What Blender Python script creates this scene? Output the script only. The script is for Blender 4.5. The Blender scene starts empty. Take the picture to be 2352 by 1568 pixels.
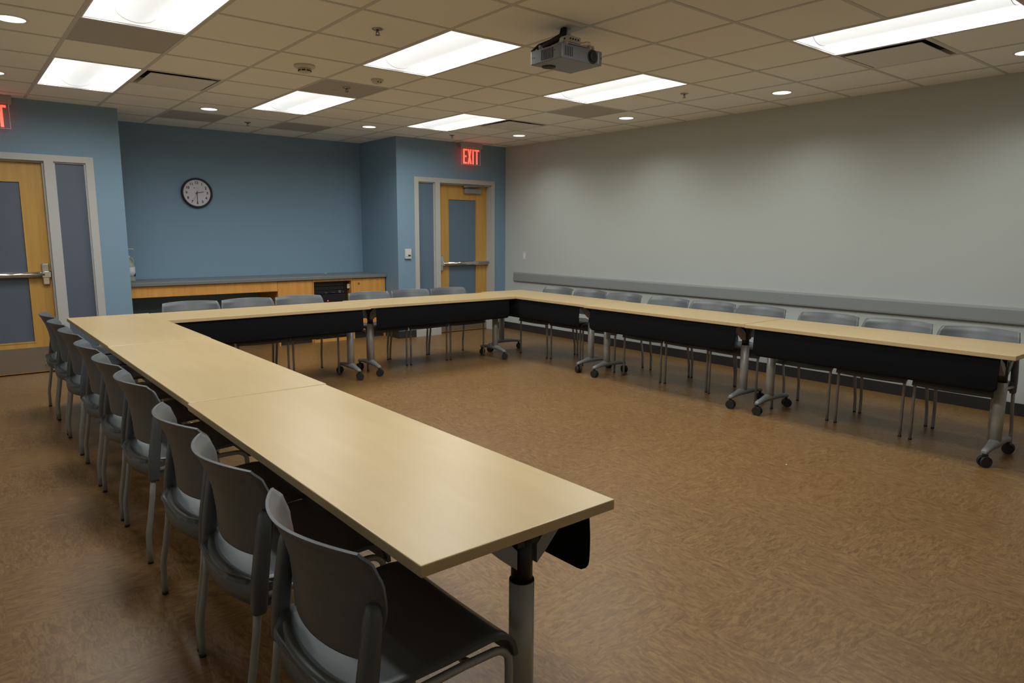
import bpy, bmesh, math, random
from mathutils import Vector, Matrix
random.seed(7)
PI = math.pi
S = bpy.context.scene
COL = S.collection
T = 0.6096          # ceiling module
H = 2.685           # ceiling height
XR = 3.407          # right wall
XL = -4.30          # left wall
YL = 5.175          # back wall, left section
YB = 5.067          # back wall, right section
YR = 6.092          # recessed wall
YF = -4.10          # front wall
RX0, RX1 = -1.65, 1.56   # recess side faces

# ---------------------------------------------------------------- materials
def nodes(name):
    m = bpy.data.materials.new(name); m.use_nodes = True
    nt = m.node_tree
    return m, nt, nt.nodes['Principled BSDF']
def N(nt, kind, **kw):
    n = nt.nodes.new(kind)
    for k, v in kw.items():
        if k in n.inputs.keys(): n.inputs[k].default_value = v
        else: setattr(n, k, v)
    return n
def mat(name, col, rough=.5, metal=0., var=0., scale=20., bump=0., bscale=200., coat=0., spec=.5):
    m, nt, b = nodes(name)
    b.inputs['Roughness'].default_value = rough
    b.inputs['Metallic'].default_value = metal
    b.inputs['Coat Weight'].default_value = coat
    b.inputs['Specular IOR Level'].default_value = spec
    tc = N(nt, 'ShaderNodeTexCoord')
    no = N(nt, 'ShaderNodeTexNoise', Scale=scale, Detail=4.)
    nt.links.new(tc.outputs['Object'], no.inputs['Vector'])
    mx = N(nt, 'ShaderNodeMix', data_type='RGBA')
    mx.inputs[6].default_value = tuple(c*(1-var) for c in col)+(1,)
    mx.inputs[7].default_value = tuple(min(1, c*(1+var)) for c in col)+(1,)
    nt.links.new(no.outputs['Fac'], mx.inputs[0])
    nt.links.new(mx.outputs[2], b.inputs['Base Color'])
    if bump:
        n2 = N(nt, 'ShaderNodeTexNoise', Scale=bscale, Detail=3.)
        nt.links.new(tc.outputs['Object'], n2.inputs['Vector'])
        bp = N(nt, 'ShaderNodeBump', Strength=bump, Distance=.002)
        nt.links.new(n2.outputs['Fac'], bp.inputs['Height'])
        nt.links.new(bp.outputs['Normal'], b.inputs['Normal'])
    return m
def emit(name, col, strength):
    m, nt, b = nodes(name)
    b.inputs['Base Color'].default_value = (.8, .8, .8, 1)
    b.inputs['Emission Color'].default_value = col+(1,)
    b.inputs['Emission Strength'].default_value = strength
    return m
def wood(name, c1, c2, axis='Z', rough=.4, stretch=14., scale=6., contrast=1.):
    m, nt, b = nodes(name)
    b.inputs['Roughness'].default_value = rough
    tc = N(nt, 'ShaderNodeTexCoord')
    mp = N(nt, 'ShaderNodeMapping')
    s = [stretch]*3; s['XYZ'.index(axis)] = 1.
    mp.inputs['Scale'].default_value = s
    nt.links.new(tc.outputs['Object'], mp.inputs['Vector'])
    no = N(nt, 'ShaderNodeTexNoise', Scale=scale/4, Detail=6., Roughness=.6, Distortion=.4)
    nt.links.new(mp.outputs[0], no.inputs['Vector'])
    cr = N(nt, 'ShaderNodeValToRGB')
    cr.color_ramp.elements[0].position = .3; cr.color_ramp.elements[0].color = c1+(1,)
    cr.color_ramp.elements[1].position = .7; cr.color_ramp.elements[1].color = c2+(1,)
    nt.links.new(no.outputs['Fac'], cr.inputs[0])
    nt.links.new(cr.outputs[0], b.inputs['Base Color'])
    return m
def floor_mat():
    m, nt, b = nodes('marbled_floor')
    L = nt.links.new
    tc = N(nt, 'ShaderNodeTexCoord')
    def streak(sx, sy, off):
        mp = N(nt, 'ShaderNodeMapping'); mp.inputs['Scale'].default_value = (sx, sy, 1)
        mp.inputs['Location'].default_value = (off, off*.7, 0)
        L(tc.outputs['Object'], mp.inputs['Vector'])
        a = N(nt, 'ShaderNodeTexNoise', Scale=5., Detail=9., Roughness=.66, Distortion=1.1)
        L(mp.outputs[0], a.inputs['Vector'])
        return a.outputs['Fac']
    f1 = streak(3.2, 11., 0); f2 = streak(11., 3.2, 3.3)
    ck = N(nt, 'ShaderNodeTexChecker', Scale=2.)     # half-metre tiles laid crosswise
    mp = N(nt, 'ShaderNodeMapping'); mp.inputs['Location'].default_value = (.13, .21, .25)
    L(tc.outputs['Object'], mp.inputs['Vector']); L(mp.outputs[0], ck.inputs['Vector'])
    mx = N(nt, 'ShaderNodeMix', data_type='FLOAT')
    L(ck.outputs['Fac'], mx.inputs[0]); L(f1, mx.inputs[2]); L(f2, mx.inputs[3])
    cr = N(nt, 'ShaderNodeValToRGB')
    e = cr.color_ramp.elements
    e[0].position = .30; e[0].color = (.120, .055, .0175, 1)
    e[1].position = .71; e[1].color = (.285, .168, .064, 1)
    k = cr.color_ramp.elements.new(.5); k.color = (.195, .102, .035, 1)
    L(mx.outputs[0], cr.inputs[0])
    big = N(nt, 'ShaderNodeTexNoise', Scale=.9, Detail=2.)
    L(tc.outputs['Object'], big.inputs['Vector'])
    fine = N(nt, 'ShaderNodeTexNoise', Scale=70., Detail=4.)
    L(tc.outputs['Object'], fine.inputs['Vector'])
    ad = N(nt, 'ShaderNodeMath', operation='ADD'); L(big.outputs['Fac'], ad.inputs[0]); L(fine.outputs['Fac'], ad.inputs[1])
    mr = N(nt, 'ShaderNodeMapRange'); L(ad.outputs[0], mr.inputs[0])
    mr.inputs[1].default_value = .6; mr.inputs[2].default_value = 1.4; mr.inputs[3].default_value = .88; mr.inputs[4].default_value = 1.12
    mul = N(nt, 'ShaderNodeVectorMath', operation='SCALE')
    L(cr.outputs[0], mul.inputs[0]); L(mr.outputs[0], mul.inputs['Scale'])
    L(mul.outputs[0], b.inputs['Base Color'])
    rr = N(nt, 'ShaderNodeMapRange'); L(f1, rr.inputs[0]); rr.inputs[3].default_value = .30; rr.inputs[4].default_value = .46
    L(rr.outputs[0], b.inputs['Roughness'])
    b.inputs['Specular IOR Level'].default_value = .33
    bp = N(nt, 'ShaderNodeBump', Strength=.06, Distance=.002)
    L(mx.outputs[0], bp.inputs['Height']); L(bp.outputs['Normal'], b.inputs['Normal'])
    return m
def glassy(name, col, alpha, rough=.1):
    m, nt, b = nodes(name)
    b.inputs['Base Color'].default_value = col+(1,)
    b.inputs['Roughness'].default_value = rough
    b.inputs['Alpha'].default_value = alpha
    return m

M = dict(
    floor=floor_mat(),
    ceil=mat('ceiling_tile', (.86, .845, .79), .9, var=.03, scale=3, bump=.25, bscale=260),
    grid=mat('ceiling_grid', (.58, .56, .52), .6),
    gray=mat('gray_wall', (.50, .525, .51), .75, var=.015, scale=1.5, bump=.08, bscale=300),
    blue=mat('blue_wall', (.198, .308, .42), .7, var=.015, scale=1.5, bump=.08, bscale=300),
    base=mat('black_baseboard', (.028, .027, .027), .45),
    guard=mat('gray_guard', (.27, .28, .285), .5, bump=.05),
    frame=mat('door_frame_paint', (.47, .465, .455), .45),
    door=wood('maple_door', (.50, .27, .062), (.60, .345, .085), 'Z', .42),
    cab=wood('maple_cabinet', (.58, .26, .06), (.70, .34, .085), 'Z', .42),
    cabin=mat('cabinet_inside', (.33, .18, .06), .6),
    ctop=mat('gray_worktop', (.17, .18, .18), .35, var=.12, scale=160),
    film=mat('blue_gray_film', (.105, .125, .175), .35, var=.04, scale=2),
    film2=mat('blue_film', (.115, .17, .24), .35, var=.04, scale=2),
    steel=mat('brushed_steel', (.72, .71, .69), .17, 1.),
    kick=mat('kick_steel', (.50, .44, .38), .38, 1.),
    brk=mat('dark_gray_enamel', (.27, .28, .285), .45, .2),
    alu=mat('gray_enamel', (.40, .395, .375), .42, .25),
    closer=mat('closer_gray', (.33, .33, .32), .4, .5),
    pl=mat('gray_plastic', (.098, .107, .117), .36, var=.03, scale=40, bump=.12, bscale=900),
    seat=mat('seat_plastic_shaded', (.074, .083, .092), .33, var=.03, scale=40, bump=.12, bscale=900),  # same chair plastic, darkened to carry the shade under the tables
    tube=mat('chair_tube', (.34, .335, .325), .38, .25),
    rub=mat('black_rubber', (.015, .015, .016), .5),
    blackm=mat('black_metal', (.012, .012, .012), .45),
    fabric=mat('black_fabric', (.0045, .0045, .006), .9, bump=.3, bscale=1200, spec=.2),
    top=wood('maple_laminate', (.49, .345, .165), (.55, .395, .20), 'X', .33, 7., 5.),
    edge=mat('laminate_edge_lit', (.62, .455, .245), .5, var=.05, scale=8),  # edge colour lightened to stand in for light from the side
    white=mat('white_plastic', (.62, .62, .60), .4),
    fixw=mat('fixture_white', (.80, .80, .78), .5),
    perf=mat('perforated_panel', (.43, .40, .36), .6, var=.1, scale=300),
    ventp=mat('vent_plate', (.72, .70, .66), .5),
    dark=mat('dark_cavity', (.02, .018, .016), .8),
    chrome=mat('sprinkler_chrome', (.35, .32, .30), .25, 1.),
    smoke=mat('detector_plastic', (.62, .56, .46), .5),
    proj=mat('projector_gray', (.175, .19, .215), .4),
    mount=mat('mount_cream', (.58, .55, .49), .45),
    clockf=mat('clock_face', (.62, .60, .70), .5),
    ink=mat('black_ink', (.02, .02, .022), .6),
    rack=mat('rack_black', (.012, .012, .013), .4),
    knob=mat('light_gray_mark', (.45, .45, .45), .4),
    jug=glassy('translucent_jug', (.42, .46, .36), .75, .3),
    labelw=mat('label_white', (.60, .58, .62), .6),
    labelb=mat('label_blue', (.01, .012, .16), .5),
    acryl=glassy('clear_acrylic', (.35, .45, .55), .12, .05),
    red=emit('exit_red', (1., .03, .01), 2.6),
    rededge=emit('exit_edge_glow', (1., .02, .01), .10),
    led=emit('red_led', (1., .03, .03), 2.),
    wing=emit('reflector_glow', (.97, 1., .98), 1.1),  # emission put in to stand for lamp light on the reflectors
    basket=emit('lit_basket', (.97, 1., .985), .74),
    endp=emit('end_plate_glow', (.97, 1., .98), .55),  # weaker added glow, imitates lamp light falling on the plates
    down=emit('lit_downlight', (.97, 1., .95), 3.),
)

# ---------------------------------------------------------------- mesh helpers
def B(): return bmesh.new()
def box(bm, x0, x1, y0, y1, z0, z1, mi=0):
    v = [bm.verts.new((x, y, z)) for z in (z0, z1) for y in (y0, y1) for x in (x0, x1)]
    fs = [(0, 2, 3, 1), (4, 5, 7, 6), (0, 1, 5, 4), (2, 6, 7, 3), (0, 4, 6, 2), (1, 3, 7, 5)]
    out = []
    for f in fs:
        g = bm.faces.new([v[i] for i in f]); g.material_index = mi; out.append(g)
    return out
def obox(bm, c, ax, ay, az, hx, hy, hz):
    """box with its own axes"""
    ax, ay, az = Vector(ax).normalized(), Vector(ay).normalized(), Vector(az).normalized()
    c = Vector(c)
    v = [bm.verts.new(c+ax*hx*a+ay*hy*b+az*hz*d) for d in (-1, 1) for b in (-1, 1) for a in (-1, 1)]
    for f in [(0, 2, 3, 1), (4, 5, 7, 6), (0, 1, 5, 4), (2, 6, 7, 3), (0, 4, 6, 2), (1, 3, 7, 5)]:
        bm.faces.new([v[i] for i in f])
def bevel(bm, w, seg=2):
    bmesh.ops.bevel(bm, geom=list(bm.edges), offset=w, segments=seg, affect='EDGES', profile=.5)
def cyl(bm, c, r, h, seg=20, axis='Z', r2=None, mi=0):
    """cylinder from c along axis by h"""
    r2 = r if r2 is None else r2
    c = Vector(c); d = {'X': Vector((1, 0, 0)), 'Y': Vector((0, 1, 0)), 'Z': Vector((0, 0, 1))}[axis]
    u = {'X': Vector((0, 1, 0)), 'Y': Vector((0, 0, 1)), 'Z': Vector((1, 0, 0))}[axis]; w = d.cross(u)
    a = [bm.verts.new(c+(u*math.cos(t)+w*math.sin(t))*r) for t in [2*PI*i/seg for i in range(seg)]]
    b = [bm.verts.new(c+d*h+(u*math.cos(t)+w*math.sin(t))*r2) for t in [2*PI*i/seg for i in range(seg)]]
    fl = []
    for i in range(seg):
        j = (i+1) % seg; fl.append(bm.faces.new((a[i], a[j], b[j], b[i])))
    e1 = bm.faces.new(a[::-1]); e2 = bm.faces.new(b)
    for f in fl: f.smooth = True; f.material_index = mi
    e1.material_index = e2.material_index = mi
def lathe(bm, prof, c=(0, 0, 0), seg=28, cap=True):
    c = Vector(c); rings = []
    for r, z in prof:
        rings.append([bm.verts.new(c+Vector((r*math.cos(2*PI*i/seg), r*math.sin(2*PI*i/seg), z))) for i in range(seg)])
    for a, b in zip(rings, rings[1:]):
        for i in range(seg):
            j = (i+1) % seg
            f = bm.faces.new((a[i], a[j], b[j], b[i])); f.smooth = True
    if cap:
        bm.faces.new(rings[0][::-1]); bm.faces.new(rings[-1])
def tube(bm, pts, r, seg=12, flat=None):
    pts = [Vector(p) for p in pts]; n = len(pts); rings = []
    t = (pts[1]-pts[0]).normalized()
    u = t.orthogonal().normalized() if flat is None else (Vector(flat)-t*t.dot(Vector(flat))).normalized()
    for i, p in enumerate(pts):
        t2 = (pts[min(i+1, n-1)]-pts[max(i-1, 0)]).normalized()
        u = (u-t2*u.dot(t2)).normalized(); w = t2.cross(u)
        rr = r[i] if isinstance(r, (list, tuple)) else r
        rings.append([bm.verts.new(p+(u*math.cos(2*PI*k/seg)+w*math.sin(2*PI*k/seg))*rr) for k in range(seg)])
    for a, b in zip(rings, rings[1:]):
        for i in range(seg):
            j = (i+1) % seg
            f = bm.faces.new((a[i], a[j], b[j], b[i])); f.smooth = True
    bm.faces.new(rings[0][::-1]); bm.faces.new(rings[-1])
def loft(bm, rings, smooth=True):
    vs = [[bm.verts.new(p) for p in r] for r in rings]; n = len(vs[0])
    for a, b in zip(vs, vs[1:]):
        for i in range(n):
            j = (i+1) % n
            f = bm.faces.new((a[i], a[j], b[j], b[i])); f.smooth = smooth
    bm.faces.new(vs[0][::-1]); bm.faces.new(vs[-1])
def sheet(bm, grid, normals, th, smooth=True):
    """thick curved sheet from a grid of points"""
    R, Cn = len(grid), len(grid[0])
    A = [[bm.verts.new(grid[i][j]+normals[i][j]*th/2) for j in range(Cn)] for i in range(R)]
    Bk = [[bm.verts.new(grid[i][j]-normals[i][j]*th/2) for j in range(Cn)] for i in range(R)]
    for i in range(R-1):
        for j in range(Cn-1):
            f = bm.faces.new((A[i][j], A[i][j+1], A[i+1][j+1], A[i+1][j])); f.smooth = smooth
            f = bm.faces.new((Bk[i][j], Bk[i+1][j], Bk[i+1][j+1], Bk[i][j+1])); f.smooth = smooth
    def strip(a, b):
        for k in range(len(a)-1): bm.faces.new((a[k], b[k], b[k+1], a[k+1]))
    strip(A[0], Bk[0]); strip(Bk[-1], A[-1])
    strip([r[0] for r in Bk], [r[0] for r in A]); strip([r[-1] for r in A], [r[-1] for r in Bk])
def grid_normals(g):
    R, Cn = len(g), len(g[0]); out = []
    for i in range(R):
        row = []
        for j in range(Cn):
            a = g[min(i+1, R-1)][j]-g[max(i-1, 0)][j]; b = g[i][min(j+1, Cn-1)]-g[i][max(j-1, 0)]
            row.append(b.cross(a).normalized())
        out.append(row)
    return out
def obj(name, bm, m, parent=None, smooth_angle=None):
    bmesh.ops.recalc_face_normals(bm, faces=bm.faces)
    me = bpy.data.meshes.new(name); bm.to_mesh(me); bm.free()
    for k in (m if isinstance(m, (list, tuple)) else [m]): me.materials.append(M[k])
    o = bpy.data.objects.new(name, me); COL.objects.link(o)
    if parent is not None: o.parent = parent
    return o
def tag(o, label, cat, group=None, kind=None):
    o['label'] = label; o['category'] = cat
    if group: o['group'] = group
    if kind: o['kind'] = kind
    return o
def thing(name, loc=(0, 0, 0), rz=0.):
    o = bpy.data.objects.new(name, None); COL.objects.link(o)
    o.location = loc; o.rotation_euler = (0, 0, rz); o.empty_display_size = .1
    return o
def copy_tree(o, parent=None):
    c = o.copy(); COL.objects.link(c)
    if parent is not None: c.parent = parent
    for ch in list(o.children): copy_tree(ch, c)
    return c
def text_mesh(txt, size, depth=.001):
    cu = bpy.data.curves.new('t', 'FONT'); cu.body = txt; cu.size = size; cu.extrude = depth; cu.offset = .0011
    cu.align_x = 'CENTER'; cu.align_y = 'CENTER'
    to = bpy.data.objects.new('t', cu); COL.objects.link(to)
    bpy.context.view_layer.update()
    me = bpy.data.meshes.new_from_object(to.evaluated_get(bpy.context.evaluated_depsgraph_get()))
    bpy.data.objects.remove(to); bpy.data.curves.remove(cu)
    return me
def add_text(bm, txt, size, mtx):
    me = text_mesh(txt, size); n0 = len(bm.verts)
    bm.from_mesh(me); bm.verts.ensure_lookup_table()
    for v in bm.verts[n0:]: v.co = mtx @ v.co
    bpy.data.meshes.remove(me)

# ---------------------------------------------------------------- room shell
bm = B(); box(bm, XL-.1, XR+.1, YF-.1, YR+.1, -.1, 0); tag(obj('floor', bm, 'floor'), 'brown marbled resilient floor with crosswise streaked squares', 'floor', kind='structure')
bm = B(); box(bm, XR, XR+.12, YF-.1, YB+.12, 0, H+.1); tag(obj('wall_right', bm, 'gray'), 'long light gray wall on the right with guard rail', 'wall', kind='structure')
bm = B(); box(bm, XL-.12, XL, YF-.1, YL+.12, 0, H+.1); tag(obj('wall_left', bm, 'gray'), 'light gray side wall beside the camera', 'wall', kind='structure')
bm = B(); box(bm, XL-.12, XR+.12, YF-.12, YF, 0, H+.1); tag(obj('wall_front', bm, 'gray'), 'light gray wall behind the camera', 'wall', kind='structure')
# left door opening x -3.30..-1.91, right door opening x 1.83..3.197
LD = (-3.29, -1.906, 2.173)
RD = (1.822, 3.197, 2.183)
bm = B()
box(bm, XL, LD[0], YL, YL+.14, 0, H+.1); box(bm, LD[1], RX0, YL, YL+.14, 0, H+.1); box(bm, LD[0], LD[1], YL, YL+.14, LD[2], H+.1)
tag(obj('wall_back_left', bm, 'blue'), 'light blue wall section around the door at the left', 'wall', kind='structure')
bm = B()
box(bm, RX1, RD[0], YB, YB+.14, 0, H+.1); box(bm, RD[1], XR, YB, YB+.14, 0, H+.1); box(bm, RD[0], RD[1], YB, YB+.14, RD[2], H+.1)
tag(obj('wall_back_right', bm, 'blue'), 'light blue wall section around the far door', 'wall', kind='structure')
bm = B(); box(bm, RX0-.1, RX1+.1, YR, YR+.12, 0, H+.1); tag(obj('wall_recess_back', bm, 'blue'), 'recessed blue wall behind the worktop with the clock', 'wall', kind='structure')
bm = B(); box(bm, RX0-.12, RX0, YL+.14, YR, 0, H+.1); tag(obj('wall_recess_left', bm, 'blue'), 'blue return wall at the left end of the worktop', 'wall', kind='structure')
bm = B(); box(bm, RX1, RX1+.12, YB+.14, YR, 0, H+.1); tag(obj('wall_recess_right', bm, 'blue'), 'blue return wall at the right end of the worktop', 'wall', kind='structure')
# baseboards
def baseboard(name, segs, label):
    bm = B()
    for x0, x1, y0, y1 in segs: box(bm, x0, x1, y0, y1, 0, .1)
    tag(obj(name, bm, 'base'), label, 'baseboard', kind='structure')
baseboard('baseboard_right', [(XR-.012, XR, YF, YB)], 'black rubber baseboard along the gray wall')
baseboard('baseboard_back_right', [(RX1-.012, RD[0], YB-.012, YB), (RD[1], XR-.012, YB-.012, YB), (RX1-.012, RX1, YB, 5.43)], 'black baseboard around the far blue corner')
baseboard('baseboard_back_left', [(XL, LD[0], YL-.012, YL), (LD[1], RX0+.012, YL-.012, YL), (RX0, RX0+.012, YL, YR)], 'black baseboard beside the left door')
baseboard('baseboard_recess', [(RX0+.012, .03, YR-.012, YR)], 'black baseboard in the knee space under the worktop')
baseboard('baseboard_left', [(XL, XL+.012, YF, YL-.012)], 'black baseboard on the left side wall')

# ---------------------------------------------------------------- ceiling
lights_ij = [(i, j) for j in (-3, 1, 5) for i in (-4, -1, 2)]
vents_ij = [(-3, 5), (3, 5), (3, -2)]
cellown = {}
for n, (i, j) in enumerate(lights_ij):
    cellown[(i, j)] = ('L', n); cellown[(i, j+1)] = ('L', n)
for n, (i, j) in enumerate(vents_ij): cellown[(i, j)] = ('V', n)
perf_ij = [(-4, 3), (-2, 8), (0, 8), (-1, 4), (3, 3)]
for n, (i, j) in enumerate(perf_ij): cellown[(i, j)] = ('P', n)
def clipr(x0, x1, a, b): return max(x0, a), min(x1, b)
bm = B(); bg = B()
g = .012
for i in range(-8, 7):
    for j in range(-10, 11):
        x0, x1 = i*T, (i+1)*T; y0, y1 = j*T, (j+1)*T
        zones = [(XL, XR, YF, YB), (XL, RX0, YB, YL), (RX0, RX1, YB, YR)]
        for (a, b_, c, d) in zones:
            u0, u1 = clipr(x0, x1, a, b_); v0, v1 = clipr(y0, y1, c, d)
            if u1-u0 < .004 or v1-v0 < .004: continue
            if (i, j) not in cellown: box(bm, u0, u1, v0, v1, H, H+.015)
            own = cellown.get((i, j))
            # bars on the low-x and low-y edges
            if x0 >= a-1e-6 and not (own and own == cellown.get((i-1, j))):
                box(bg, x0-g, x0+g, v0, v1, H-.003, H+.018)
            if y0 >= c-1e-6 and not (own and own == cellown.get((i, j-1))):
                box(bg, u0+g, u1-g, y0-g, y0+g, H-.003, H+.018)
tag(obj('ceiling', bm, 'ceil'), 'suspended ceiling of tan white acoustic tiles', 'ceiling', kind='structure')
tag(obj('trim_1', bg, 'grid'), 'tan metal grid of the suspended ceiling', 'ceiling grid', kind='structure')

# troffers
LAMP_W, SPREAD = 9.9, 168
DOWN_W = 13.
def make_troffer():
    r = thing('ceiling_light')
    w, l, d = T/2-g, T-g, .085   # half sizes
    bm = B()    # housing: open-bottomed pan
    t = .004
    box(bm, -w, w, -l, l, d, d+t); box(bm, -w, -w+t, -l, l, 0, d); box(bm, w-t, w, -l, l, 0, d)
    # thin flange around the opening
    for a in (-1, 1):
        box(bm, *(sorted((a*w, a*(w-.008)))), -l, l, -.004, 0)
        box(bm, -w+.008, w-.008, *(sorted((a*l, a*(l-.008)))), -.004, 0)
    obj('housing', bm, 'fixw', r)
    bw = .115
    for sx in (-1, 1):   # curved side reflectors, with a glow added to look lit
        grid = []
        for k in range(9):
            a = k/8*PI/2
            x = w-.010-(w-.010-bw)*(1-math.cos(a)); z = .004+(d-.012)*math.sin(a)
            grid.append([Vector((sx*x, y, z)) for y in (-l+.006, l-.006)])
        nn = [[Vector((-sx*1, 0, -1)).normalized()]*2 for _ in grid]
        bm = B(); sheet(bm, grid, nn, .002)
        obj('reflector', bm, 'wing', r)
    grid = []
    for k in range(13):   # curved centre basket
        a = -PI/2+k/12*PI
        grid.append([Vector((bw*1.0*math.sin(a), y, d-.006-(d-.016)*math.cos(a))) for y in (-l+.045, l-.045)])
    bm = B(); sheet(bm, grid, grid_normals(grid), .002)
    obj('basket', bm, 'basket', r)
    for sy in (-1, 1):   # thin rim at each end of the basket
        bm = B(); tube(bm, [(p[0].x*1.01, sy*(l-.046), p[0].z-.001) for p in grid], .0022, 6)
        obj('basket_rim', bm, 'ventp', r)
    for sy in (-1, 1):   # slanted end plates, also glowing in place of lamp light
        bm = B(); obox(bm, (0, sy*(l-.027), .045), (1, 0, 0), (0, sy*.035, -.08), (0, .08, sy*.035), w-.010, .044, .0015)
        obj('end_plate', bm, 'endp', r)
    for sx in (-1, 1):   # lamp rows in the two channels beside the basket
        ld = bpy.data.lights.new('lamp', 'AREA'); ld.shape = 'RECTANGLE'
        ld.size = .115; ld.size_y = 1.06; ld.energy = LAMP_W; ld.color = (.95, 1., .965); ld.spread = math.radians(SPREAD)
        lo = bpy.data.objects.new('lamp', ld); COL.objects.link(lo); lo.parent = r; lo.location = (sx*.172, 0, .030)
    return r
tro = make_troffer()
tl = {(-4, 1): 'large lit ceiling light cut off by the top edge at the upper left', (-4, 5): 'lit ceiling light nearest the blue wall above the left door',
      (-1, 1): 'lit ceiling light left of the projector', (-1, 5): 'lit ceiling light in the middle of the back row of ceiling lights',
      (2, 1): 'lit ceiling light right of and behind the projector', (2, 5): 'lit ceiling light nearest the exit sign over the far door',
      (2, -3): 'long lit ceiling light cut off by the top right corner',
      (-4, -3): 'lit ceiling light directly over the camera position', (-1, -3): 'lit ceiling light over the open floor, out of frame above'}
for n, (i, j) in enumerate(lights_ij):
    o = tro if n == 0 else copy_tree(tro)
    o.location = ((i+.5)*T, (j+1)*T, H)
    tag(o, tl[(i, j)], 'ceiling light', 'recessed troffer lights')

# downlights
def make_down():
    r = thing('downlight')
    bm = B(); lathe(bm, [(.093, 0), (.093, -.004), (.080, -.006), (.077, -.004), (.077, 0)], cap=False)
    obj('trim_ring', bm, 'fixw', r)
    bm = B(); cyl(bm, (0, 0, -.0035), .077, .003, 28)
    obj('lens', bm, 'down', r)
    ld = bpy.data.lights.new('lamp', 'SPOT'); ld.energy = DOWN_W; ld.color = (.93, 1., .95)
    ld.spot_size = math.radians(142); ld.spot_blend = 1.; ld.shadow_soft_size = .05
    lo = bpy.data.objects.new('lamp', ld); COL.objects.link(lo); lo.parent = r; lo.location = (0, 0, -.065)
    return r
dl = make_down()
dl_list = [(4.5, .5, 'round downlight by the gray wall, third from the far corner'), (4.5, 3.5, 'round downlight by the gray wall, second from the far corner'),
           (4.5, 6.5, 'round downlight by the gray wall nearest the far exit sign'), (4.5, -2.5, 'round downlight cut off at the right edge'),
           (1.5, 7.5, 'round downlight above the right end of the worktop'), (-1.5, 7.5, 'round downlight above the clock side of the worktop'),
           (-4.5, 3.5, 'round downlight cut off at the upper left corner'), (-4.5, 6.5, 'round downlight at the left edge above the left exit sign'),
           (4.5, -5.5, 'round downlight by the gray wall behind the camera'), (-4.5, .5, 'round downlight at the left side over the camera')]
for n, (i, j, lb) in enumerate(dl_list):
    o = dl if n == 0 else copy_tree(dl)
    o.location = (i*T, j*T, H); tag(o, lb, 'downlight', 'round recessed downlights')

# vents
def make_vent():
    r = thing('air_vent'); w = T/2-g
    bm = B()
    box(bm, -w, w, -w, w, .05, .055)
    for a in (-1, 1):
        box(bm, *(sorted((a*w, a*(w-.012)))), -w, w, -.002, .05)
        box(bm, -w+.012, w-.012, *(sorted((a*w, a*(w-.012)))), -.002, .05)
    obj('frame', bm, 'ventp', r)
    bm = B(); box(bm, -w+.012, w-.012, -w+.012, w-.012, .046, .05); obj('cavity', bm, 'dark', r)
    bm = B(); box(bm, -.25, .25, -.25, .25, -.012, -.008); box(bm, -.02, .02, -.02, .02, -.006, .046); obj('plate', bm, 'ventp', r)
    return r
vt = make_vent()
for n, ((i, j), lb) in enumerate(zip(vents_ij, ['square air vent beside the light over the left door', 'square air vent behind the light near the far exit sign', 'square air vent against the long light at the upper right'])):
    o = vt if n == 0 else copy_tree(vt)
    o.location = ((i+.5)*T, (j+.5)*T, H); tag(o, lb, 'air vent', 'square ceiling air vents')
plab = ['dark perforated ceiling panel touching the large upper left light', 'dark perforated ceiling panel above the clock', 'dark perforated ceiling panel above the right half of the worktop',
        'dark perforated ceiling panel holding a sprinkler between two lights', 'dark perforated ceiling panel in front of the gray wall']
pan0 = None
for (i, j), lb in zip(perf_ij, plab):
    if pan0 is None:
        bm = B(); w = T/2-g
        box(bm, -w, w, -w, w, 0, .012)
        pan0 = obj('perforated_ceiling_panel', bm, 'perf'); o = pan0
    else: o = copy_tree(pan0)
    o.location = ((i+.5)*T, (j+.5)*T, H); tag(o, lb, 'ceiling panel', 'perforated return air panels')

# sprinklers
def make_sprinkler():
    r = thing('fire_sprinkler')
    bm = B(); lathe(bm, [(.036, 0), (.036, -.003), (.022, -.010), (.012, -.012)], seg=20); obj('escutcheon', bm, 'chrome', r)
    bm = B(); cyl(bm, (0, 0, -.022), .007, .012, 10)
    for s in (-1, 1): tube(bm, [(s*.007, 0, -.018), (s*.011, 0, -.028), (s*.005, 0, -.036)], .003, 6)
    obj('sprinkler_frame', bm, 'chrome', r)
    bm = B(); cyl(bm, (0, 0, -.039), .015, .003, 14); obj('deflector', bm, 'chrome', r)
    return r
spr = make_sprinkler()
for n, (x, y, lb) in enumerate([(-.96, .9, 'fire sprinkler nearest the camera, left of the light by the projector'), (-.31, 5.2, 'fire sprinkler over the worktop by the recessed wall'),
                                (2.07, 4.51, 'fire sprinkler in front of the far exit sign'), (2.13, .90, 'fire sprinkler by the gray wall, right of the projector light'),
                                (-.31, 2.66, 'fire sprinkler in the dark perforated panel')]):
    o = spr if n == 0 else copy_tree(spr)
    o.location = (x, y, H); tag(o, lb, 'sprinkler', 'ceiling fire sprinklers')
bm = B(); box(bm, -.03, .03, -.008, .008, -.006, 0)
o = obj('ceiling_clip', bm, 'smoke'); o.location = (-.34, 2.83, H); tag(o, 'small pale clip stuck on the dark sprinkler panel', 'clip')
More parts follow.
